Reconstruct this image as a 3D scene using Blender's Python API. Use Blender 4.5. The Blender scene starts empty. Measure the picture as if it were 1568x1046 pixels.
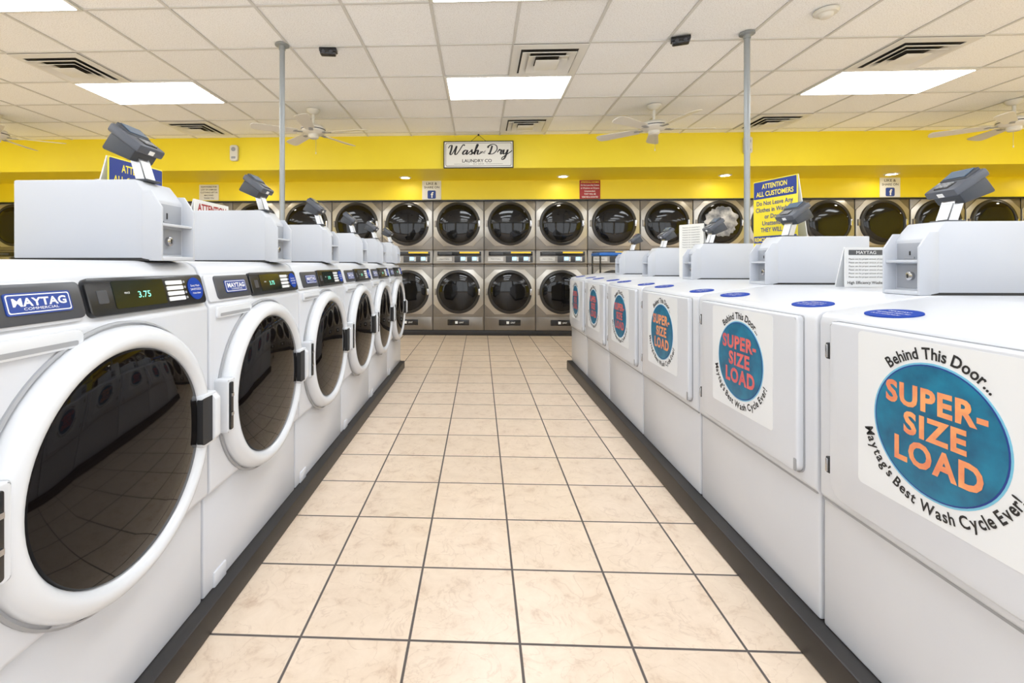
import bpy, bmesh, math, random
from mathutils import Matrix, Vector
random.seed(3)
scene = bpy.context.scene
scene.view_settings.view_transform = 'Standard'
scene.view_settings.gamma = 1.06

# ------------------------------------------------------------------ materials
def lin(c):
    return tuple(((v/12.92) if v <= .04045 else ((v+.055)/1.055)**2.4) for v in c)
def rgb(r, g, b): return lin((r/255, g/255, b/255)) + (1,)
MATS = {}
def mat(name, col, rough=.5, metal=0, emit=0, noise=None, bump=0, nscale=20, spec=None, coat=0):
    m = bpy.data.materials.new(name); m.use_nodes = True
    nt = m.node_tree; b = nt.nodes['Principled BSDF']
    b.inputs['Base Color'].default_value = col
    b.inputs['Roughness'].default_value = rough
    b.inputs['Metallic'].default_value = metal
    if coat: b.inputs['Coat Weight'].default_value = coat
    if spec is not None: b.inputs['Specular IOR Level'].default_value = spec
    if emit:
        b.inputs['Emission Color'].default_value = col
        b.inputs['Emission Strength'].default_value = emit
    if noise or bump:
        tc = nt.nodes.new('ShaderNodeTexCoord'); n = nt.nodes.new('ShaderNodeTexNoise')
        n.inputs['Scale'].default_value = nscale; n.inputs['Detail'].default_value = 5
        nt.links.new(tc.outputs['Object'], n.inputs['Vector'])
        if noise:
            r = nt.nodes.new('ShaderNodeValToRGB')
            r.color_ramp.elements[0].position = .35; r.color_ramp.elements[0].color = noise
            r.color_ramp.elements[1].position = .65; r.color_ramp.elements[1].color = col
            nt.links.new(n.outputs['Fac'], r.inputs['Fac']); nt.links.new(r.outputs['Color'], b.inputs['Base Color'])
        if bump:
            bp = nt.nodes.new('ShaderNodeBump'); bp.inputs['Strength'].default_value = bump
            bp.inputs['Distance'].default_value = .01
            nt.links.new(n.outputs['Fac'], bp.inputs['Height']); nt.links.new(bp.outputs['Normal'], b.inputs['Normal'])
    MATS[name] = m
    return m
mat('white_enamel', rgb(208,211,217), .28, noise=rgb(204,207,214), nscale=3)
mat('white_enamel_ring', rgb(214,217,222), .22)
mat('white_meter', rgb(192,196,204), .4)
mat('meter_recess_shade', rgb(150,154,162), .5)  # darker tint of the meter box, recess shade put into the colour
mat('gap_dark', rgb(30,30,32), .6)
mat('plastic_grey', rgb(150,152,156), .45)
mat('panel_dark', rgb(62,64,70), .35)
mat('panel_black', rgb(22,23,26), .25)
mat('glass_black', rgb(11,8,8), .04, spec=.25)
mat('display', rgb(14,26,22), .12)
mat('display_digits', rgb(120,230,200), .4, emit=1.2)
mat('blue_label', rgb(24,58,150), .75, spec=.12)
mat('logo_blue', rgb(24,58,140), .35)
mat('text_white', rgb(240,240,240), .5)
mat('text_black', rgb(22,22,24), .5)
mat('text_blue', rgb(25,50,130), .5)
mat('text_yellow', rgb(245,225,60), .5)
mat('label_white', rgb(222,224,226), .5)
mat('sticker_teal', rgb(18,116,150), .3, noise=rgb(13,84,118), nscale=16)
mat('sticker_teal_rim', rgb(110,182,210), .3)
mat('sticker_orange', rgb(238,160,100), .4, noise=rgb(220,126,88), nscale=22)
mat('sticker_coral', rgb(222,104,96), .4, noise=rgb(200,84,90), nscale=22)
mat('black_rubber', rgb(27,23,22), .45, noise=rgb(18,15,15), nscale=6)
mat('metal_bright', rgb(190,190,192), .25, 1)
mat('stainless', rgb(144,139,132), .36, .8, noise=rgb(126,121,115), nscale=2)
mat('stainless_light', rgb(184,180,173), .33, .75)
mat('dryer_ring', rgb(34,33,33), .35)
mat('dryer_glass', rgb(14,14,16), .06, spec=.35)
mat('yellow_strip_glow', rgb(244,205,50), .5, emit=.25)  # plain yellow label, no lamp; added glow makes it read brighter
mat('screen_blue', rgb(150,200,250), .3, emit=1.6)
mat('reader_body', rgb(76,80,89), .4)
mat('reader_side', rgb(52,56,63), .45)
mat('reader_screen', rgb(76,98,122), .12)
mat('wall_yellow', rgb(244,221,36), .5, noise=rgb(241,216,30), nscale=1.5)
mat('wall_offwhite', rgb(225,222,214), .6, noise=rgb(220,216,208), nscale=2)
mat('trim_black', rgb(24,23,23), .4)
mat('grid_white', rgb(208,206,202), .5)
mat('vent_white', rgb(226,224,218), .45)
mat('vent_dark', rgb(60,56,52), .8)
mat('lamp_lens', (.90,.95,1,1), .5, emit=12.8)
mat('can_lens', (1,.93,.8,1), .5, emit=60)
mat('fan_white', rgb(220,216,206), .4)
mat('pole_grey', rgb(150,155,158), .4, .4)
mat('sign_white', rgb(228,227,222), .5)
mat('sign_yellow', rgb(236,216,48), .45)
mat('sign_red', rgb(160,34,40), .5)
mat('cloth', rgb(215,215,218), .9, noise=rgb(90,95,105), nscale=7)
mat('cart_blue', rgb(30,100,190), .4)

def node_floor():
    m = bpy.data.materials.new('floor_tile'); m.use_nodes = True; nt = m.node_tree; N = nt.nodes.new; L = nt.links.new
    b = nt.nodes['Principled BSDF']
    g = N('ShaderNodeNewGeometry')
    mp = N('ShaderNodeMapping'); mp.vector_type = 'TEXTURE'
    T = .3285
    mp.inputs['Location'].default_value = (.118, 1.355, 0); mp.inputs['Scale'].default_value = (T, T, 1)
    L(g.outputs['Position'], mp.inputs['Vector'])
    sx = N('ShaderNodeSeparateXYZ'); L(mp.outputs['Vector'], sx.inputs[0])
    def edge(o):
        a = N('ShaderNodeMath'); a.operation = 'FRACT'; L(o, a.inputs[0])
        s = N('ShaderNodeMath'); s.operation = 'SUBTRACT'; L(a.outputs[0], s.inputs[0]); s.inputs[1].default_value = .5
        ab = N('ShaderNodeMath'); ab.operation = 'ABSOLUTE'; L(s.outputs[0], ab.inputs[0]); return ab.outputs[0]
    mx = N('ShaderNodeMath'); mx.operation = 'MAXIMUM'; L(edge(sx.outputs[0]), mx.inputs[0]); L(edge(sx.outputs[1]), mx.inputs[1])
    mr = N('ShaderNodeMapRange'); mr.inputs[1].default_value = .485; mr.inputs[2].default_value = .491
    L(mx.outputs[0], mr.inputs[0])
    fl = N('ShaderNodeVectorMath'); fl.operation = 'FLOOR'; L(mp.outputs['Vector'], fl.inputs[0])
    sep = N('ShaderNodeSeparateXYZ'); L(fl.outputs[0], sep.inputs[0])
    cmb = N('ShaderNodeCombineXYZ'); L(sep.outputs[0], cmb.inputs[0]); L(sep.outputs[1], cmb.inputs[1])
    wn = N('ShaderNodeTexWhiteNoise'); wn.noise_dimensions = '3D'; L(cmb.outputs[0], wn.inputs['Vector'])
    sc = N('ShaderNodeVectorMath'); sc.operation = 'SCALE'; sc.inputs['Scale'].default_value = 9; L(wn.outputs['Color'], sc.inputs[0])
    ad = N('ShaderNodeVectorMath'); L(g.outputs['Position'], ad.inputs[0]); L(sc.outputs[0], ad.inputs[1])
    n = N('ShaderNodeTexNoise'); n.inputs['Scale'].default_value = 11; n.inputs['Detail'].default_value = 10; n.inputs['Roughness'].default_value = .7
    n.inputs['Distortion'].default_value = .5
    L(ad.outputs[0], n.inputs['Vector'])
    r = N('ShaderNodeValToRGB'); e = r.color_ramp.elements
    e[0].position = .30; e[0].color = rgb(206,180,155); e[1].position = .62; e[1].color = rgb(234,214,192)
    k = r.color_ramp.elements.new(.43); k.color = rgb(226,205,182)
    L(n.outputs['Fac'], r.inputs['Fac'])
    hv = N('ShaderNodeHueSaturation'); L(r.outputs['Color'], hv.inputs['Color'])
    vr = N('ShaderNodeMapRange'); vr.inputs[3].default_value = .96; vr.inputs[4].default_value = 1.03; L(wn.outputs['Value'], vr.inputs[0]); L(vr.outputs[0], hv.inputs['Value'])
    n2 = N('ShaderNodeTexNoise'); n2.inputs['Scale'].default_value = 7; n2.inputs['Detail'].default_value = 6; n2.inputs['Distortion'].default_value = 1.5
    L(ad.outputs[0], n2.inputs['Vector'])
    r2 = N('ShaderNodeValToRGB'); q = r2.color_ramp.elements; q[0].position = .485; q[0].color = (0,0,0,1); q[1].position = .515; q[1].color = (0,0,0,1)
    k = q.new(.5); k.color = (.22,.22,.22,1)
    L(n2.outputs['Fac'], r2.inputs['Fac'])
    mv = N('ShaderNodeMix'); mv.data_type = 'RGBA'; L(r2.outputs['Color'], mv.inputs['Factor']); L(hv.outputs['Color'], mv.inputs['A']); mv.inputs['B'].default_value = rgb(160,122,92)
    mi = N('ShaderNodeMix'); mi.data_type = 'RGBA'; L(mr.outputs[0], mi.inputs['Factor']); L(mv.outputs['Result'], mi.inputs['A'])
    mi.inputs['B'].default_value = rgb(84,77,74)
    L(mi.outputs['Result'], b.inputs['Base Color'])
    rr = N('ShaderNodeMapRange'); rr.inputs[3].default_value = .3; rr.inputs[4].default_value = .8; L(mr.outputs[0], rr.inputs[0]); L(rr.outputs[0], b.inputs['Roughness'])
    inv = N('ShaderNodeMath'); inv.operation = 'SUBTRACT'; inv.inputs[0].default_value = 1; L(mr.outputs[0], inv.inputs[1])
    bp = N('ShaderNodeBump'); bp.inputs['Strength'].default_value = .4; bp.inputs['Distance'].default_value = .003
    L(inv.outputs[0], bp.inputs['Height']); L(bp.outputs['Normal'], b.inputs['Normal'])
    MATS['floor_tile'] = m
node_floor()
def node_ceiling():
    m = bpy.data.materials.new('ceiling_tile'); m.use_nodes = True; nt = m.node_tree; N = nt.nodes.new; L = nt.links.new
    b = nt.nodes['Principled BSDF']; b.inputs['Roughness'].default_value = .9
    g = N('ShaderNodeNewGeometry'); mp = N('ShaderNodeMapping'); mp.vector_type = 'TEXTURE'
    mp.inputs['Location'].default_value = (-.335, 4.285, 0); mp.inputs['Scale'].default_value = (.605, .605, 1)
    L(g.outputs['Position'], mp.inputs['Vector'])
    fl = N('ShaderNodeVectorMath'); fl.operation = 'FLOOR'; L(mp.outputs['Vector'], fl.inputs[0])
    wn = N('ShaderNodeTexWhiteNoise'); L(fl.outputs[0], wn.inputs['Vector'])
    n = N('ShaderNodeTexNoise'); n.inputs['Scale'].default_value = 130; n.inputs['Detail'].default_value = 3
    L(g.outputs['Position'], n.inputs['Vector'])
    r = N('ShaderNodeValToRGB'); e = r.color_ramp.elements
    e[0].position = .3; e[0].color = rgb(224,222,219); e[1].position = .5; e[1].color = rgb(252,252,252)
    L(n.outputs['Fac'], r.inputs['Fac'])
    hv = N('ShaderNodeHueSaturation'); L(r.outputs['Color'], hv.inputs['Color'])
    vr = N('ShaderNodeMapRange'); vr.inputs[3].default_value = .92; vr.inputs[4].default_value = 1.0; L(wn.outputs['Value'], vr.inputs[0]); L(vr.outputs[0], hv.inputs['Value'])
    L(hv.outputs['Color'], b.inputs['Base Color'])
    MATS['ceiling_tile'] = m
node_ceiling()

# ------------------------------------------------------------------ builder
def text_mesh(s, offset=0, shear=0, space=1.0):
    cu = bpy.data.curves.new('t', 'FONT'); cu.body = s; cu.size = 1; cu.resolution_u = 3
    cu.offset = offset; cu.shear = shear; cu.space_character = space
    ob = bpy.data.objects.new('t', cu); scene.collection.objects.link(ob)
    bpy.context.view_layer.update()
    dg = bpy.context.evaluated_depsgraph_get()
    me = bpy.data.meshes.new_from_object(ob.evaluated_get(dg))
    bpy.data.objects.remove(ob); bpy.data.curves.remove(cu)
    return me

class B:
    def __init__(s):
        s.bm = bmesh.new(); s.mats = []
    def mi(s, m):
        if m not in s.mats: s.mats.append(m)
        return s.mats.index(m)
    def add(s, b2, m, M=None, smooth=True):
        i = s.mi(m)
        if M is not None: b2.transform(M)
        for f in b2.faces: f.material_index = i; f.smooth = smooth
        t = bpy.data.meshes.new('t'); b2.to_mesh(t); b2.free(); s.bm.from_mesh(t); bpy.data.meshes.remove(t)
    def box(s, x0, x1, y0, y1, z0, z1, m, bev=0, seg=2, M=None):
        b = bmesh.new(); bmesh.ops.create_cube(b, size=1)
        b.transform(Matrix.Translation(((x0+x1)/2, (y0+y1)/2, (z0+z1)/2)) @ Matrix.Diagonal((x1-x0, y1-y0, z1-z0, 1)))
        if bev: bmesh.ops.bevel(b, geom=b.edges[:], offset=bev, segments=seg, profile=.5, affect='EDGES')
        s.add(b, m, M)
    def extr(s, pts, vec, m, bev=0, seg=2, M=None):
        b = bmesh.new(); vs = [b.verts.new(p) for p in pts]; f = b.faces.new(vs)
        r = bmesh.ops.extrude_face_region(b, geom=[f])
        for v in r['geom']:
            if isinstance(v, bmesh.types.BMVert): v.co += Vector(vec)
        bmesh.ops.recalc_face_normals(b, faces=b.faces[:])
        if bev: bmesh.ops.bevel(b, geom=b.edges[:], offset=bev, segments=seg, profile=.5, affect='EDGES')
        s.add(b, m, M)
    def prof(s, yz, x0, x1, m, **k):
        s.extr([(x0, y, z) for y, z in yz], (x1-x0, 0, 0), m, **k)
    def plate(s, xz, y0, y1, m, **k):
        s.extr([(x, y0, z) for x, z in xz], (0, y1-y0, 0), m, **k)
    def lathe(s, prof, c, m, axis='y', n=56, M=None):
        b = bmesh.new(); rings = []
        for r, h in prof:
            if r < 1e-6: rings.append([b.verts.new((0, 0, h))])
            else: rings.append([b.verts.new((r*math.cos(2*math.pi*i/n), r*math.sin(2*math.pi*i/n), h)) for i in range(n)])
        for a, c2 in zip(rings, rings[1:]):
            for i in range(n):
                j = (i+1) % n
                if len(a) == 1 and len(c2) == 1: continue
                if len(a) == 1: b.faces.new((a[0], c2[i], c2[j]))
                elif len(c2) == 1: b.faces.new((a[i], a[j], c2[0]))
                else: b.faces.new((a[i], a[j], c2[j], c2[i]))
        bmesh.ops.recalc_face_normals(b, faces=b.faces[:])
        R = Matrix.Identity(4)
        if axis == 'y': R = Matrix.Rotation(-math.pi/2, 4, 'X')
        if axis == 'x': R = Matrix.Rotation(math.pi/2, 4, 'Y')
        T = Matrix.Translation(c) @ R
        s.add(b, m, T if M is None else M @ T)
    def cyl(s, p0, p1, r, m, n=20, bev=0):
        p0 = Vector(p0); p1 = Vector(p1); d = p1-p0; b = bmesh.new()
        bmesh.ops.create_cone(b, cap_ends=True, segments=n, radius1=r, radius2=r, depth=d.length)
        s.add(b, m, Matrix.Translation((p0+p1)/2) @ d.to_track_quat('Z', 'Y').to_matrix().to_4x4())
    def text(s, t, m, c, h, w=None, offset=.0, shear=0, M=None, rot=0, space=1.0):
        me = text_mesh(t, offset, shear, space); b = bmesh.new(); b.from_mesh(me); bpy.data.meshes.remove(me)
        if not b.verts: b.free(); return
        xs = [v.co.x for v in b.verts]; cx = (min(xs)+max(xs))/2; wd = max(xs)-min(xs)
        k = h/.70; kx = k if w is None else w/wd
        T = Matrix.Translation(c) @ Matrix.Rotation(math.pi/2, 4, 'X') @ Matrix.Rotation(rot, 4, 'Z') @ Matrix.Diagonal((kx, k, 1, 1)) @ Matrix.Translation((-cx, -.35, 0))
        s.add(b, m, T if M is None else M @ T, smooth=False)
    def arc(s, t, m, c, R, h, a_mid, top=True, offset=.01, gap=.07, sx=1.0):
        ms = []; pos = 0
        for ch in t:
            if ch == ' ': ms.append((None, pos)); pos += .28; continue
            me = text_mesh(ch, offset); xs = [v.co.x for v in me.vertices]; x0, x1 = min(xs), max(xs)
            ms.append((me, pos+(x1-x0)/2, (x0+x1)/2)); pos += (x1-x0)+gap
        k = h/.70; span = pos*k*sx/R
        for e in ms:
            if e[0] is None: continue
            f = e[1]/pos - .5
            a = a_mid - f*span if top else a_mid + f*span
            b = bmesh.new(); b.from_mesh(e[0]); bpy.data.meshes.remove(e[0])
            rot = a-math.pi/2 if top else a+math.pi/2
            T = Matrix.Translation((c[0]+R*math.cos(a), c[1], c[2]+R*math.sin(a))) @ Matrix.Rotation(math.pi/2, 4, 'X') @ Matrix.Rotation(rot, 4, 'Z') @ Matrix.Diagonal((k*sx, k, 1, 1)) @ Matrix.Translation((-e[2], -.35, 0))
            s.add(b, m, T, smooth=False)
    def stroke(s, pts, m, c, k, wmax=.02, wmin=.006):
        P = [Vector((x*k, z*k)) for x, z in pts]; Q = []
        n = len(P)
        for i in range(n-1):
            p0 = P[max(i-1, 0)]; p1 = P[i]; p2 = P[i+1]; p3 = P[min(i+2, n-1)]
            for j in range(8):
                t = j/8
                Q.append(.5*((2*p1)+(p2-p0)*t+(2*p0-5*p1+4*p2-p3)*t*t+(3*p1-p0-3*p2+p3)*t**3))
        Q.append(P[-1])
        b = bmesh.new(); prev = None
        for i, q in enumerate(Q):
            d = (Q[min(i+1, len(Q)-1)]-Q[max(i-1, 0)]); d.normalize() if d.length else None
            nrm = Vector((-d.y, d.x)); down = abs(d.y)
            w = wmin+(wmax-wmin)*down*(1 if d.y < 0 else .25)
            a = q+nrm*w/2; e = q-nrm*w/2
            v = (b.verts.new((c[0]+a.x, c[1], c[2]+a.y)), b.verts.new((c[0]+e.x, c[1], c[2]+e.y)))
            if prev: b.faces.new((prev[0], prev[1], v[1], v[0]))
            prev = v
        s.add(b, m, smooth=False)
    def mesh(s, name):
        me = bpy.data.meshes.new(name); s.bm.to_mesh(me); s.bm.free()
        for m in s.mats: me.materials.append(MATS[m])
        try: me.set_sharp_from_angle(angle=math.radians(38))
        except Exception: pass
        return me
    def obj(s, name, loc=(0, 0, 0), rz=0, parent=None):
        return place(name, s.mesh(name), loc, rz, parent)
def place(name, me, loc=(0, 0, 0), rz=0, parent=None):
    o = bpy.data.objects.new(name, me); o.location = loc; o.rotation_euler = (0, 0, rz)
    scene.collection.objects.link(o)
    if parent: o.parent = parent
    return o
def rrect(x0, x1, z0, z1, r, n=5, rs=None):
    rs = rs or (r, r, r, r)
    P = []
    for (cx, cz, a0, rr) in ((x0, z0, 180, rs[0]), (x1, z0, 270, rs[1]), (x1, z1, 0, rs[2]), (x0, z1, 90, rs[3])):
        ox = cx+rr if cx == x0 else cx-rr; oz = cz+rr if cz == z0 else cz-rr
        for i in range(n+1):
            a = math.radians(a0+90*i/n); P.append((ox+rr*math.cos(a), oz+rr*math.sin(a)))
    return P

# ------------------------------------------------------------------ room
CZ = 2.893
XL, XR, YF, YB = -8.95, 9.05, -3.0, 8.15
b = B(); b.box(XL-.2, XR+.2, YF-.2, YB+.2, -.1, 0, 'floor_tile'); b.obj('floor')
b = B(); b.box(XL-.2, XR+.2, YF-.2, YB+.2, CZ, CZ+.1, 'ceiling_tile'); ceiling = b.obj('ceiling')
b = B()
x = -.335-.605*14
while x < XR:
    if x > XL: b.box(x-.0115, x+.0115, YF, 6.27, CZ-.007, CZ-.0005, 'grid_white', bev=.0015, seg=1)
    x += .605
y = 4.285-.605*12
while y < 6.27:
    if y > YF: b.box(XL, XR, y-.0115, y+.0115, CZ-.0065, CZ-.0004, 'grid_white', bev=.0015, seg=1)
    y += .605
b.obj('ceiling_grid', parent=ceiling)
b = B(); b.box(XL, XR, YB, YB+.1, 0, CZ, 'wall_yellow'); b.obj('wall_back')
b = B(); b.box(XL-.1, XL, YF, YB, 0, CZ, 'wall_yellow'); b.obj('wall_left')
b = B(); b.box(XR, XR+.1, YF, YB, 0, CZ, 'wall_yellow'); b.obj('wall_right')
b = B()
b.box(XL, XR, YF-.15, YF, 0, .2, 'wall_offwhite'); b.box(XL, XR, YF-.15, YF, 2.75, CZ, 'wall_offwhite')
xs = [XL, -7.4, -4.6, -4.3, -1.5, -1.2, 1.6, 1.9, 4.7, 5.0, 7.6, XR]
for i in range(0, len(xs), 2): b.box(xs[i], xs[i+1], YF-.15, YF, .2, 2.75, 'wall_offwhite')  # openings added in the unseen wall to let world light in as fill
b.obj('wall_front')
for i in range(1, len(xs)-1, 2):  # unseen window frames, added with the fill-light openings behind the camera
    b = B(); x0, x1 = xs[i], xs[i+1]
    for (a, c, d, e) in ((x0, x0+.05, .2, 2.75), (x1-.05, x1, .2, 2.75), (x0, x1, .2, .25), (x0, x1, 2.7, 2.75), ((x0+x1)/2-.025, (x0+x1)/2+.025, .25, 2.7)):
        b.box(a, c, YF-.1, YF-.04, d, e, 'metal_bright', bev=.004)
    b.obj('fill_window_%d' % ((i+1)//2))
b = B()
b.prof([(6.27, CZ), (6.27, 2.437), (7.19, 2.437), (7.19, 2.135), (YB, 2.135), (YB, CZ)], XL, XR, 'wall_yellow'); b.obj('wall_soffit')
b = B(); b.box(XL, XR, 7.165, 7.26, 2.118, 2.135, 'trim_black'); b.obj('trim_1')
b = B(); b.box(XL, XR, 7.22, YB, 0, .085, 'trim_black'); b.box(XL, XR, 7.205, 7.22, 0, .075, 'black_rubber', bev=.004); b.obj('baseboard_back')

b = B()
b.box(0, 1.21, 0, .605, -.016, -.0075, 'vent_white', bev=.003)
b.box(.025, 1.185, .025, .58, -.0185, -.016, 'lamp_lens')
me = b.mesh('ceiling_light_panel')
for k in range(-2, 3):
    for yy in (4.285, 2.47, .655, -1.16): place('ceiling_light_panel', me, (-.335+3.63*k, yy, CZ))
b = B()
b.box(-.30, .30, -.30, .30, -.011, -.0075, 'vent_dark')
def ring(bb, a, c, za, zc, m, t=.004):
    bm2 = bmesh.new()
    def sq(h, z): return [bm2.verts.new((sx*h, sy*h, z)) for sx, sy in ((-1,-1),(1,-1),(1,1),(-1,1))]
    o, i, o2, i2 = sq(a, za), sq(c, zc), sq(a, za+t), sq(c, zc+t)
    for j in range(4):
        k = (j+1) % 4
        bm2.faces.new((o[j], o[k], i[k], i[j])); bm2.faces.new((o2[j], i2[j], i2[k], o2[k]))
        bm2.faces.new((o[j], o2[j], o2[k], o[k])); bm2.faces.new((i[j], i[k], i2[k], i2[j]))
    bmesh.ops.recalc_face_normals(bm2, faces=bm2.faces[:])
    bb.add(bm2, m, smooth=False)
ring(b, .302, .235, -.016, -.020, 'vent_white')
ring(b, .222, .150, -.040, -.014, 'vent_white')
ring(b, .165, .100, -.046, -.014, 'vent_white')
b.box(-.10, .10, -.10, .10, -.050, -.046, 'vent_white', bev=.002)
b.box(-.03, .03, -.03, .03, -.046, -.011, 'vent_dark')
me = b.mesh('ceiling_air_vent')
for (vx, vy) in ((.5725, 3.9825), (-3.6625, 3.9825), (3.5975, 3.9825), (.5725, 5.7975), (-3.6625, 5.7975), (3.5975, 5.7975)):
    place('ceiling_air_vent', me, (vx, vy, CZ))
b = B()
b.lathe([(.09, 0), (.09, -.008), (.065, -.012), (.06, -.003)], (0, 0, 0), 'vent_white', axis='z', n=32)
b.lathe([(.062, -.004), (0, -.004)], (0, 0, 0), 'can_lens', axis='z', n=32)
me = b.mesh('recessed_downlight')
for i in range(-3, 4): place('recessed_downlight', me, (1.24+2.37*i, 6.88, 2.437))

# ------------------------------------------------------------------ payment reader
b = B()
b.box(-.028, .028, -.025, .03, 0, .006, 'reader_side', bev=.002)
b.extr([(-.022, -.012, .004), (.022, -.012, .004), (.022, .012, .004), (-.022, .012, .004)], (0, .022, .075), 'metal_bright')
b.extr([(-.018, -.0145, .008), (.018, -.0145, .008), (.018, -.0125, .008), (-.018, -.0125, .008)], (0, .016, .05), 'label_white')
M = Matrix.Translation((0, .034, .100)) @ Matrix.Rotation(math.radians(33), 4, 'X') @ Matrix.Diagonal((.76, .56, .95, 1))
b.extr([(-.058, -.075, -.030), (.058, -.075, -.030), (.066, .070, -.044), (-.066, .070, -.044)], (0, 0, .055), 'reader_side', bev=.008, M=M)
b.extr([(-.066, -.092, .002), (.066, -.092, .002), (.074, .085, .010), (-.074, .085, .010)], (0, 0, .026), 'reader_body', bev=.007, M=M)
b.prof([(-.005, .025), (.002, .036), (.080, .044), (.082, .025)], -.056, .056, 'reader_side', bev=.003, M=M)
b.extr([(-.046, .008, .0375), (.046, .008, .0375), (.046, .072, .0440), (-.046, .072, .0440)], (0, 0, .002), 'reader_screen', M=M)
b.box(-.030, .030, -.075, -.015, .024, .032, 'panel_black', bev=.002, M=M)
for i in range(3):
    for j in range(3): b.box(-.024+i*.017, -.011+i*.017, -.068+j*.017, -.056+j*.017, .030, .035, 'plastic_grey', bev=.001, seg=1, M=M)
b.box(-.012, .012, -.095, -.088, .006, .018, 'text_white', M=M)
reader_me = b.mesh('card_payment_reader')

def meter(b, x0, x1, y0, y1, z0, z1):
    b.box(x0+.0015, x1-.0015, y0+.036, y1-.002, z0, z0+.009, 'gap_dark')
    b.prof([(y0+.035, z0+.007), (y0+.035, z1-.05), (y0+.075, z1), (y1, z1), (y1, z0+.007)], x0, x1, 'white_meter', bev=.004)
    for a, c in ((x0-.0012, x0+.006), (x1-.006, x1+.0012)):
        b.prof([(y0, z0), (y0, z1-.075), (y0+.03, z1-.03), (y0+.055, z1-.03), (y0+.055, z0+.007), (y0+.02, z0)], a, c, 'white_meter', bev=.0015)
    b.box(x0+.002, x1-.002, y0+.001, y0+.04, z0, z0+.012, 'white_meter', bev=.002)
    b.box(x0+.002, x1-.002, y0+.004, y0+.04, z0+.095, z0+.103, 'white_meter', bev=.002)
    b.box(x0+.012, x1-.012, y0+.033, y0+.037, z0+.018, z0+.090, 'meter_recess_shade', bev=.001)
    b.box(x0+.012, x1-.012, y0+.033, y0+.037, z0+.107, z1-.060, 'meter_recess_shade', bev=.001)
    cx = (x0+x1)/2
    b.box(cx-.006, cx-.002, y0+.0315, y0+.036, z0+.118, z1-.085, 'gap_dark')
    b.box(cx-.02, cx+.012, y0+.030, y0+.036, z0+.108, z0+.112, 'plastic_grey')
    b.lathe([(.013, .034), (.013, .024), (.010, .022), (0, .022)], (cx, y0, z0+.055), 'metal_bright', n=20)
    b.box(cx-.0015, cx+.0015, y0+.0205, y0+.024, z0+.049, z0+.061, 'gap_dark')

# ------------------------------------------------------------------ front load washer (left row)
b = B(); W = .3475
b.prof([(.006, 0), (.006, .335), (.66, .335), (.66, 0)], -W, W, 'white_enamel', bev=.006)
b.prof([(-.008, .325), (-.014, .335), (-.014, .905), (-.006, .918), (.020, 1.012), (.030, 1.032), (.05, 1.045), (.075, 1.05), (.64, 1.05), (.66, 1.04), (.66, .325)], -W, W, 'white_enamel', bev=.005, seg=3)
b.box(-W+.012, W-.012, .012, .65, -.0, .004, 'gap_dark')
b.box(-W+.002, W-.002, .0, .3, .322, .327, 'gap_dark')
b.box(-W+.05, -W+.12, .0, .02, .0, .05, 'white_enamel', bev=.004)
ang = math.atan2(.026, .094)
M = Matrix.Translation((0, -.006, .918)) @ Matrix.Rotation(-ang, 4, 'X')
b.plate(rrect(-W+.004, -.092, .002, .090, .01), -.007, .002, 'white_enamel', M=M, bev=.002)
b.plate(rrect(-W+.05, -.085, .008, .086, .012), -.011, .002, 'panel_dark', M=M, bev=.002)
b.plate(rrect(-.075, W-.008, .004, .092, .014), -.013, .002, 'panel_black', M=M, bev=.002)
b.plate(rrect(-W+.10, -.115, .026, .068, .005), -.0135, -.011, 'logo_blue', M=M)
b.plate(rrect(-W+.103, -.118, .029, .065, .004), -.0138, -.0135, 'text_white', M=M)
b.plate(rrect(-W+.105, -.120, .031, .063, .004), -.0141, -.0138, 'logo_blue', M=M)
b.text('MAYTAG', 'text_white', (-.181, -.0145, .050), .015, w=.108, offset=.03, M=M, space=1.05)
b.text('COMMERCIAL', 'text_white', (-.181, -.0145, .037), .005, w=.07, M=M)
b.plate(rrect(-.005, .165, .016, .082, .005), -.0145, -.012, 'display', M=M)
b.text('3.75', 'display_digits', (.09, -.0149, .046), .016, w=.042, M=M)
b.text('PRICE', 'text_white', (.035, -.0149, .052), .0045, M=M)
b.plate(rrect(-.050, -.022, .032, .062, .003), -.0142, -.012, 'panel_dark', M=M)
for i in range(4):
    b.plate(rrect(.176, .243, .020+i*.015, .031+i*.015, .003), -.0150, -.012, 'label_white', M=M)
    b.lathe([(.0035, -.012), (.0035, -.0145), (0, -.0145)], (.252, 0, .026+i*.015), 'plastic_grey', n=12, M=M)
b.lathe([(.033, -.012), (.033, -.015), (0, -.015)], (.297, 0, .049), 'blue_label', n=32, M=M)
for i, (t, w) in enumerate((('Every Wash', .04), ('SANITIZED', .048), ('rinse clean', .036))):
    b.text(t, 'text_white', (.297, -.0155, .058-i*.011), .006, w=w, M=M)
b.plate(rrect(-W+.03, -.10, .868, .905, .012), -.022, -.01, 'white_enamel_ring', bev=.004)
b.plate(rrect(-W+.045, -.115, .874, .884, .004), -.0225, -.0215, 'plastic_grey')
cz = .592
b.lathe([(.316, -.008), (.316, -.019), (.311, -.022)], (0, 0, cz), 'plastic_grey', n=72)
b.lathe([(.304, -.010), (.305, -.032), (.300, -.045), (.289, -.056), (.274, -.061), (.262, -.058), (.254, -.048), (.250, -.040)], (0, 0, cz), 'white_enamel_ring', n=80)
b.lathe([(.2515, -.041), (.247, -.048), (.222, -.055), (.17, -.062), (.09, -.067), (0, -.069)], (0, 0, cz), 'glass_black', n=80)
b.plate(rrect(-.326, -.282, cz-.085, cz+.085, .008), -.058, -.012, 'white_enamel_ring', bev=.004)
b.plate(rrect(-.318, -.300, cz-.075, cz+.075, .005), -.064, -.052, 'panel_black', bev=.002)
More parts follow.
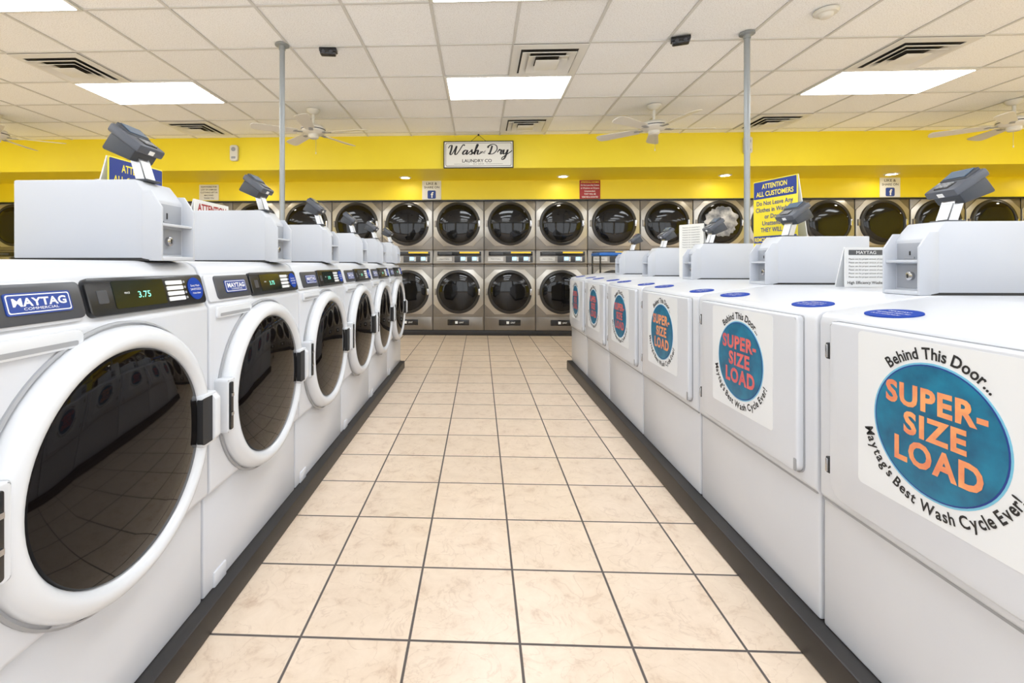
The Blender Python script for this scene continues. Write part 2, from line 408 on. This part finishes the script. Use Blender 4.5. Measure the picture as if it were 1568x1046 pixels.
b.box(-.315, -.303, -.067, -.06, cz-.03, cz-.02, 'metal_bright'); b.box(-.315, -.303, -.067, -.06, cz+.03, cz+.04, 'metal_bright')
b.plate(rrect(.238, .312, cz-.075, cz+.075, .012), -.0655, -.03, 'white_enamel_ring', bev=.004)
b.plate(rrect(.236, .286, cz-.066, cz+.066, .008), -.068, -.050, 'gap_dark')
b.prof([(-.067, cz-.07), (-.078, cz-.055), (-.078, cz+.055), (-.067, cz+.07)], .280, .308, 'white_enamel_ring', bev=.004)
meter(b, .170, .312, .005, .42, 1.05, 1.27)
washer_me = b.mesh('front_load_washer')
PL = .08
for k in range(-1, 6):
    place('front_load_washer', washer_me, (-.85, 1.0275+.705*k, PL), math.pi/2)
    place('card_payment_reader', reader_me, (-.85-.09, 1.0275+.705*k+.225, PL+1.2705), math.pi/2 + random.uniform(-.12, .12))
b = B(); b.box(-1.64, -.812, -.06, 4.915, 0, .0795, 'black_rubber', bev=.008); b.obj('washer_plinth')
b = B(); b.box(-1.66, -1.525, -.06, 4.915, .08, 1.04, 'white_enamel', bev=.006); b.obj('utility_bulkhead')

# ------------------------------------------------------------------ super size washer (right row)
b = B(); W = .35
b.prof([(.010, 0), (.010, .36), (.0, .372), (-.002, .862), (.004, .878), (.018, .888), (.28, .926), (.32, .93), (.80, .93), (.80, 0)], -W, W, 'white_enamel', bev=.007, seg=3)
b.box(-W+.004, W-.004, .004, .02, .360, .366, 'plastic_grey')
b.box(-W+.02, W-.02, .02, .78, 0, .003, 'gap_dark')
b.plate(rrect(-.290, .305, .392, .868, .02, n=8, rs=(.05, .03, .012, .012)), -.004, .004, 'plastic_grey')
b.plate(rrect(-.287, .302, .396, .866, .02, n=8, rs=(.05, .03, .012, .012)), -.022, .004, 'white_enamel', bev=.006, seg=3)
for z in (.475, .785):
    b.box(-.303, -.288, -.02, 0, z-.022, z+.022, 'gap_dark', bev=.003); b.box(-.299, -.292, -.024, -.018, z-.018, z+.018, 'metal_bright', bev=.002)
b.plate(rrect(.286, .2985, .402, .440, .004), -.0225, -.021, 'plastic_grey')
SZ = .670
b.plate(rrect(-.190, .190, SZ-.188, SZ+.186, .012), -.0228, -.021, 'label_white')
b.lathe([(.143, .0015), (.143, -.0002), (0, -.0002)], (0, -.0232, SZ), 'sticker_teal_rim', n=64)
b.lathe([(.139, 0), (.139, -.0006), (0, -.0006)], (0, -.0232, SZ), 'text_blue', n=64)
b.lathe([(.136, 0), (.136, -.0010), (0, -.0010)], (0, -.0232, SZ), 'sticker_teal', n=64)
b.text('SUPER-', 'sticker_orange', (-.003, -.0248, SZ+.063), .046, w=.214, offset=.038, space=1.10)
b.text('SIZE', 'sticker_orange', (0, -.0248, SZ+.003), .046, w=.132, offset=.038, space=1.12)
b.text('LOAD', 'sticker_orange', (.004, -.0248, SZ-.059), .050, w=.184, offset=.038, space=1.12)
b.arc('Behind This Door...', 'text_black', (0, -.0236, SZ), .163, .024, math.radians(88), True, offset=.024, sx=.86)
b.arc("Maytag's Best Wash Cycle Ever!", 'text_black', (0, -.0236, SZ), .163, .023, math.radians(267), False, offset=.024, sx=.86)
sl = math.atan2(.038, .262)
for x in (.235, -.20):
    M = Matrix.Translation((x, .070, .8972)) @ Matrix.Rotation(sl, 4, 'X') @ Matrix.Diagonal((1.35, 1.0, 1, 1))
    b.lathe([(.048, -.003), (.048, .0012), (0, .0012)], (0, 0, 0), 'blue_label', axis='z', n=36, M=M)
    M2 = Matrix.Translation((x, .070, .8972)) @ Matrix.Rotation(sl-math.pi/2, 4, 'X')
    for i, (t, w) in enumerate((('IMPORTANT', .06), ('Add detergent before load', .09), ('Do not overload washer', .08))):
        b.text(t, 'text_white', (0, -.0018, .018-i*.018), .008, w=w, M=M2)
meter(b, .2065, .3265, .305, .755, .93, 1.145)
big_me = b.mesh('super_size_washer')
slot = big_me.materials.find('sticker_orange')
PR = .10
for k in range(-1, 6):
    o = place('super_size_washer', big_me, (.965, .9865+.713*k, PR), -math.pi/2)
    if k in (1, 3, 4, 5):
        o.material_slots[slot].link = 'OBJECT'; o.material_slots[slot].material = MATS['sticker_coral']
    place('card_payment_reader', reader_me, (.965+.44, .9865+.713*k-.2665, PR+1.1455), -math.pi/2+random.uniform(-.15, .15))
b = B(); b.box(.925, 1.77, -.10, 4.915, 0, .0995, 'black_rubber', bev=.008); b.obj('washer_plinth')
b = B(); b.box(1.79, 2.12, -.10, 4.915, 0, 1.0, 'white_enamel', bev=.006); b.obj('utility_bulkhead')

# ------------------------------------------------------------------ stacked dryers
def dryer(laundry):
    b = B(); W = .4
    b.prof([(0, 0), (0, .995), (.012, 1.0), (.012, 1.03), (-.006, 1.05), (.014, 1.235), (.014, 1.26), (0, 1.265), (0, 2.03), (.9, 2.03), (.9, 0)], -W, W, 'stainless', bev=.003)
    for cz in (.603, 1.673):
        pts = [(x*.392, cz+z*.352) for x, z in ((-1, -.55), (-.60, -1), (.60, -1), (1, -.55), (1, .55), (.60, 1), (-.60, 1), (-1, .55))]
        b.plate(pts, -.012, .002, 'stainless_light', bev=.004)
        b.lathe([(.345, -.010), (.344, -.028), (.336, -.036), (.318, -.038), (.306, -.044), (.298, -.038), (.296, -.028)], (0, 0, cz), 'dryer_ring', n=56)
        b.lathe([(.300, -.032), (.287, -.042), (.22, -.057), (.12, -.067), (0, -.070)], (0, 0, cz), 'dryer_glass', n=56)
        b.plate(rrect(.312, .345, cz-.05, cz+.05, .01), -.050, -.02, 'metal_bright', bev=.004)
        b.box(-.372, -.345, -.035, -.008, cz-.05, cz+.05, 'stainless', bev=.003)
    if laundry:
        bm2 = bmesh.new(); bmesh.ops.create_icosphere(bm2, subdivisions=4, radius=1)
        for v in bm2.verts:
            p = v.co; n = math.sin(p.x*7+p.z*5)*math.cos(p.z*8-p.x*3)+.5*math.sin(p.x*17+p.z*13)
            v.co = Vector((p.x*.24, p.y*.035, p.z*.23))*(1+.10*n)
        b.add(bm2, 'cloth', Matrix.Translation((.0, -.055, 1.69)))
    b.plate(rrect(-.33, .36, 1.17, 1.235, .006), -.012, .02, 'panel_black', bev=.002)
    b.plate(rrect(.02, .33, 1.208, 1.232, .003), -.016, -.012, 'yellow_strip_glow')
    b.plate(rrect(-.30, -.10, 1.185, 1.222, .004), -.016, -.012, 'panel_dark', bev=.001)
    b.plate(rrect(-.06, .36, 1.065, 1.165, .006), -.015, .02, 'panel_dark', bev=.002)
    for x in (.03, .21):
        b.plate(rrect(x, x+.11, 1.08, 1.155, .004), -.020, -.012, 'plastic_grey', bev=.002)
        b.plate(rrect(x+.010, x+.075, 1.10, 1.150, .003), -.022, -.019, 'screen_blue')
        b.plate(rrect(x+.080, x+.104, 1.085, 1.15, .002), -.0215, -.019, 'label_white')
    b.plate(rrect(-.34, -.10, 1.085, 1.15, .004), -.008, .02, 'stainless_light', bev=.002)
    b.text('MAYTAG', 'text_black', (-.22, -.0085, 1.118), .022, w=.15)
    b.plate(rrect(-.38, .38, 1.012, 1.02, .002), .004, .02, 'gap_dark')
    b.plate(rrect(-.385, .385, .010, .205, .008), -.006, .004, 'stainless', bev=.002)
    b.plate(rrect(-.17, .17, .075, .165, .006), -.009, -.004, 'panel_black', bev=.001)
    b.plate(rrect(-.05, -.01, .10, .14, .003), -.010, -.008, 'text_white'); b.text('LINT', 'text_white', (.05, -.0095, .12), .024)
    b.plate(rrect(-.06, .06, 1.985, 2.02, .004), -.004, .002, 'panel_black')
    b.box(-W-.003, -W+.003, -.003, .01, 0, 2.03, 'gap_dark')
    return b.mesh('stacked_dryer')
dm = dryer(False); dl = dryer(True)
for i in range(-11, 11):
    place('stacked_dryer', dl if i == 4 else dm, (.063+.807*(i+.5), 7.2, .086))

# ------------------------------------------------------------------ ceiling fans, poles, small fixtures
b = B()
b.lathe([(0, 0), (.075, 0), (.075, -.015), (.05, -.045), (.016, -.055), (.016, -.18)], (0, 0, 0), 'fan_white', axis='z', n=32)
D = -.08
b.lathe([(.016, -.09+D), (.05, -.095+D), (.11, -.11+D), (.135, -.135+D), (.135, -.175+D), (.10, -.20+D), (.06, -.205+D), (.06, -.235+D), (.045, -.25+D), (0, -.252+D)], (0, 0, 0), 'fan_white', axis='z', n=36)
b.lathe([(.1365, -.150+D), (.1365, -.160+D)], (0, 0, 0), 'panel_dark', axis='z', n=36)
b.cyl((.03, 0, -.25+D), (.03, 0, -.40+D), .0015, 'plastic_grey', n=6)
b.cyl((.03, 0, -.40+D), (.03, 0, -.42+D), .005, 'fan_white', n=10)
for i in range(5):
    R = Matrix.Rotation(2*math.pi*i/5+.35, 4, 'Z')
    b.extr([(.10, -.018, -.188+D), (.20, -.035, -.19+D), (.22, 0, -.19+D), (.20, .035, -.19+D), (.10, .018, -.188+D)], (0, 0, .005), 'plastic_grey', M=R, bev=.001, seg=1)
    T = R @ Matrix.Translation((.17, 0, -.187+D)) @ Matrix.Rotation(math.radians(13), 4, 'X')
    pts = [(0, -.050, 0), (.40, -.072, 0), (.455, -.067, 0), (.48, -.04, 0), (.485, 0, 0), (.48, .04, 0), (.455, .067, 0), (.40, .072, 0), (0, .050, 0)]
    b.extr(pts, (0, 0, .006), 'fan_white', M=T, bev=.0015, seg=1)
me = b.mesh('ceiling_fan')
for fx, rz in ((-5.7, .2), (-1.9, .75), (1.93, .9), (5.75, .9)): place('ceiling_fan', me, (fx, 5.15, CZ-.0075), rz)
for px, py, zb in ((-1.59, 3.62, 1.0405), (2.04, 3.575, 1.0005)):
    b = B(); b.cyl((0, 0, zb), (0, 0, CZ-.008), .021, 'pole_grey', n=24)
    b.lathe([(0, 0), (.055, 0), (.055, -.008), (.026, -.014), (.026, -.04), (.021, -.04)], (0, 0, CZ-.008), 'pole_grey', axis='z', n=28)
    b.lathe([(.05, 0), (.05, .008), (.026, .012), (.026, .03)], (0, 0, zb), 'pole_grey', axis='z', n=28)
    b.obj('utility_pole', (px, py, 0))
for px, py, rz in ((-1.24, 3.7, .1), (1.56, 3.62, -.3)):
    b = B(); b.box(-.07, .07, -.035, .035, -.03, 0, 'panel_black', bev=.006); b.box(-.062, .062, -.045, .02, -.06, -.026, 'panel_black', bev=.012)
    b.lathe([(.014, 0), (.014, -.012), (0, -.014)], (.03, -.042, -.043), 'panel_dark', n=16)
    b.lathe([(.014, 0), (.014, -.012), (0, -.014)], (-.03, -.042, -.043), 'panel_dark', n=16)
    b.obj('security_camera', (px, py, CZ-.0075), rz)
b = B(); b.lathe([(0, 0), (.075, 0), (.075, -.012), (.066, -.022), (.045, -.024), (.04, -.04), (.03, -.048), (0, -.05)], (0, 0, 0), 'fan_white', axis='z', n=36)
b.obj('smoke_detector', (2.41, 3.28, CZ-.0075))
for px, pz in ((-3.42, 2.67), (3.57, 2.71)):
    b = B(); b.plate(rrect(-.055, .055, -.11, .11, .03), -.05, 0, 'fan_white', bev=.01, seg=3)
    b.lathe([(.03, 0), (.03, -.004), (0, -.006)], (0, -.05, .05), 'plastic_grey', n=24); b.plate(rrect(-.03, .03, -.08, -.05, .008), -.052, -.05, 'plastic_grey')
    b.obj('motion_sensor', (px, 6.268, pz))

# ------------------------------------------------------------------ signs
b = B(); w, h = .475, .185
b.plate(rrect(-w, w, -h, h, .006), -.012, .004, 'trim_black', bev=.002)
b.plate(rrect(-w+.014, w-.014, -h+.014, h-.014, .004), -.014, -.011, 'sign_white')
b.plate(rrect(-w+.028, w-.028, -h+.028, h-.028, .02), -.0145, -.0135, 'text_black')
b.plate(rrect(-w+.034, w-.034, -h+.034, h-.034, .016), -.0150, -.014, 'sign_white')
def script(word, c, k):
    G = {
    'W': ([[(-.5,1.5),(-.2,2.1),(.2,2.1),(.25,1.2),(.15,.2),(.5,0),(1.0,1.0),(1.35,2.0),(1.3,1.0),(1.3,.2),(1.65,.0),(2.2,.9),(2.6,1.8),(2.9,2.3),(3.3,2.1)]], 3.1),
    'a': ([[(1.0,.85),(.6,1.0),(.15,.6),(.1,.15),(.4,0),(.8,.35),(1.05,.95),(.95,.3),(1.1,0),(1.5,.35)]], 1.35),
    's': ([[(.0,.3),(.5,.8),(.7,1.1),(.75,.7),(.95,.3),(.7,0),(.3,.05),(.75,.0),(1.3,.35)]], 1.2),
    'h': ([[(.0,.3),(.6,1.4),(.85,2.2),(.6,2.3),(.45,1.5),(.3,0),(.35,.4),(.8,.95),(1.05,.85),(1.0,.3),(1.15,0),(1.7,.2),(2.1,.7)]], 1.5),
    'D': ([[(.7,2.0),(.6,1.0),(.4,.05),(.1,.2),(.6,.02),(1.4,.2),(2.0,1.0),(1.8,1.9),(1.1,2.3),(.3,2.2),(-.2,1.8),(-.1,1.5)]], 2.2),
    'r': ([[(.0,.4),(.4,1.1),(.55,.9),(.95,.95),(.85,.35),(1.0,0),(1.4,.35)]], 1.25),
    'y': ([[(.0,.5),(.2,1.0),(.2,.3),(.45,0),(.85,.35),(1.1,1.0),(1.0,.1),(.7,-1.0),(.2,-1.3),(.1,-.9),(.8,-.3),(1.6,.3),(2.2,.8)]], 1.5)}
    x = 0
    for ch in word:
        for st in G[ch][0]:
            b.stroke([(px+x+.18*pz, pz) for px, pz in st], 'text_black', c, k, wmax=.026, wmin=.010)
        x += G[ch][1]
script('Wash', (-.395, -.0158, .002), .057)
script('Dry', (.125, -.0158, .002), .057)
b.text('and', 'text_black', (.055, -.0155, .035), .042, w=.085, offset=.01, shear=.4)
b.text('LAUNDRY CO', 'text_black', (-.02, -.0155, -.085), .042, w=.40, offset=.02)
b.box(-.33, -.12, -.0155, -.0145, -.130, -.127, 'text_black'); b.box(.10, .33, -.0155, -.0145, -.130, -.127, 'text_black')
b.text('SELF SERVE', 'text_black', (0, -.0155, -.129), .014, w=.15)
b.cyl((-.10, 0, h), (0, 0, CZ-2.612-.012), .003, 'gap_dark', n=8); b.cyl((.10, 0, h), (0, 0, CZ-2.612-.012), .003, 'gap_dark', n=8)
b.lathe([(.012, 0), (.012, .02), (0, .022)], (0, 0, CZ-2.635), 'gap_dark', axis='z', n=12)
b.obj('laundry_name_sign', (-.02, 6.22, 2.612))

def like_sign(loc):
    b = B(); b.plate(rrect(-.15, .15, -.15, .15, .008), -.006, 0, 'sign_white', bev=.001)
    b.text('LIKE &', 'text_black', (0, -.0068, .105), .038, w=.17, offset=.01)
    b.text('SHARE ON', 'text_black', (0, -.0068, .045), .034, w=.24, offset=.01)
    b.plate(rrect(-.065, .065, -.135, -.005, .02), -.009, -.006, 'logo_blue'); b.text('f', 'text_white', (.008, -.0095, -.075), .085, offset=.03)
    b.obj('social_media_sign', loc)
like_sign((-.76, 7.188, 2.29)); like_sign((6.22, 7.188, 2.29))
b = B(); b.plate(rrect(-.16, .16, -.145, .145, .004), -.006, 0, 'sign_red', bev=.001)
for i, t in enumerate(('ATTENTION ALL CUSTOMERS', 'Do Not Leave Any Clothes', 'in Washers or Dryers', 'Unattended.', 'THEY WILL BE', 'REMOVED & DONATED')):
    b.text(t, 'text_white' if i else 'text_yellow', (0, -.0068, .115-i*.046), .024, w=min(.28, .0135*len(t)+.02), offset=.01)
b.obj('red_attention_sign', (1.71, 7.188, 2.285))
b = B(); b.plate(rrect(-.16, .16, -.125, .125, .004), -.006, 0, 'sign_white', bev=.001)
for i, t in enumerate(('RESPONSIBLE FOR', 'LOST OR DAMAGED', 'CLOTHING LEFT IN', 'MACHINES', 'THANK YOU')):
    b.text(t, 'text_black', (0, -.0068, .09-i*.045), .024, w=.016*len(t)+.02, offset=.01)
b.obj('wall_notice_sign', (-4.35, 7.188, 2.275))

def attention(name, loc, rz, tilt, w=.135, h=.34, leg=.0):
    b = B(); M = Matrix.Rotation(tilt, 4, 'Y')
    b.plate(rrect(-w, w, .0, h, .004), -.004, 0, 'sign_yellow', bev=.001, M=M)
    b.plate(rrect(-w+.003, w-.003, h-.092, h-.004, .004), -.0048, -.004, 'text_blue', M=M)
    L0 = leg
    b.plate(rrect(-w+.003, w-.003, L0+.004, L0+.040, .004), -.0048, -.004, 'text_blue', M=M)
    for t, z, hh, ww, m in (('ATTENTION', h-.030, .024, .155, 'text_yellow'), ('ALL CUSTOMERS', h-.068, .024, .23, 'text_yellow'), ('Do Not Leave Any', h-.115, .022, .225, 'text_blue'),
                        ('Clothes in Washers', h-.149, .022, .235, 'text_blue'), ('or Dryers', h-.183, .022, .12, 'text_blue'), ('Unattended.', h-.217, .022, .15, 'text_blue'),
                        ('THEY WILL BE', h-.251, .022, .17, 'text_blue'), ('REMOVED & DONATED', L0+.022, .020, .25, 'text_yellow')):
        b.text(t, m, (0, -.0053, z), hh, w=ww*w/.135, offset=.016, M=M)
    b.extr([(-w, .0, h-.002), (w, .0, h-.002), (w, .004, h), (-w, .004, h)], (0, .09, -h+.02), 'label_white', M=M)
    b.obj(name, loc, rz)
attention('attention_tent_sign', (1.462, 2.325, 1.034), math.radians(-75), 0, w=.122, h=.512, leg=.190)
attention('attention_tent_sign', (-1.13, 1.462, 1.1305), math.radians(88), 0, w=.113, h=.322)
b = B(); w = .145; h = .295
b.plate(rrect(-w, w, 0, h, .003), -.003, 0, 'sign_white')
b.text('ATTENTION', 'sign_red', (0, -.004, h-.035), .035, w=.24, offset=.03)
for i in range(5): b.text('Please remove clothes promptly', 'text_black', (0, -.004, h-.08-i*.035), .014, w=.24)
b.extr([(-w, 0, h-.003), (w, 0, h-.003), (w, .003, h), (-w, .003, h)], (0, .07, -h+.01), 'label_white')
b.obj('notice_tent_card', (-1.33, 2.22, 1.1305), math.radians(90))
b = B(); b.plate(rrect(-.085, .085, 0, .155, .003), -.003, 0, 'label_white')
b.plate(rrect(-.07, .07, .125, .145, .002), -.004, -.003, 'panel_dark'); b.text('MAYTAG', 'text_white', (0, -.0045, .135), .012, w=.08)
for i in range(6): b.text('Please use the proper amount of soap', 'text_black', (0, -.004, .11-i*.014), .006, w=.14)
b.text('High Efficiency Washer', 'text_black', (0, -.004, .018), .011, w=.15, offset=.01)
b.extr([(-.085, 0, .15), (.085, 0, .15), (.085, .003, .155), (-.085, .003, .155)], (0, .04, -.15), 'label_white')
b.obj('instruction_tent_card', (1.50, 1.84, 1.0315), .08)
b = B(); h = .35; w = .085
b.plate(rrect(-w, w, 0, h, .003), -.003, 0, 'sign_white')
for i in range(9): b.text('Notice to customers', 'text_black', (0, -.004, h-.02-i*.016), .008, w=.12)
b.extr([(-w, 0, h-.003), (w, 0, h-.003), (w, .003, h), (-w, .003, h)], (0, .055, -h+.01), 'label_white')
b.obj('instruction_tent_card', (1.375, 3.03, 1.0315), math.radians(-58))

b = B()
for sx in (-.27, .27):
    for sy in (-.2, .2):
        b.cyl((sx, sy, .08), (sx, sy, 1.24), .011, 'panel_black', n=12)
        b.lathe([(0, -.012), (.04, -.012), (.04, .012), (0, .012)], (sx, sy, .04), 'gap_dark', axis='x', n=20)
b.box(-.285, .285, -.215, .215, 1.23, 1.27, 'cart_blue', bev=.012)
b.box(-.28, .28, -.21, .21, .18, .205, 'panel_black', bev=.005)
for z in (.45, .7):
    for sy in (-.2, .2): b.cyl((-.27, sy, z), (.27, sy, z), .006, 'metal_bright', n=8)
    for sx in (-.27, .27): b.cyl((sx, -.2, z), (sx, .2, z), .006, 'metal_bright', n=8)
b.obj('rolling_folding_cart', (1.78, 6.0, 0))

# ------------------------------------------------------------------ world + camera
w = bpy.data.worlds.new('World'); scene.world = w; w.use_nodes = True
w.node_tree.nodes['Background'].inputs[0].default_value = (.92, .96, 1, 1)
w.node_tree.nodes['Background'].inputs[1].default_value = 2.8
cd = bpy.data.cameras.new('Camera'); cam = bpy.data.objects.new('Camera', cd); scene.collection.objects.link(cam)
cam.location = (0, 0, 1.12); cam.rotation_euler = (math.pi/2, 0, math.radians(2.2))
cd.sensor_width = 36; cd.lens = 700/1568*36; cd.shift_x = (784-708)/1568; cd.shift_y = -(523-405)/1568; cd.clip_start = .02
scene.camera = cam
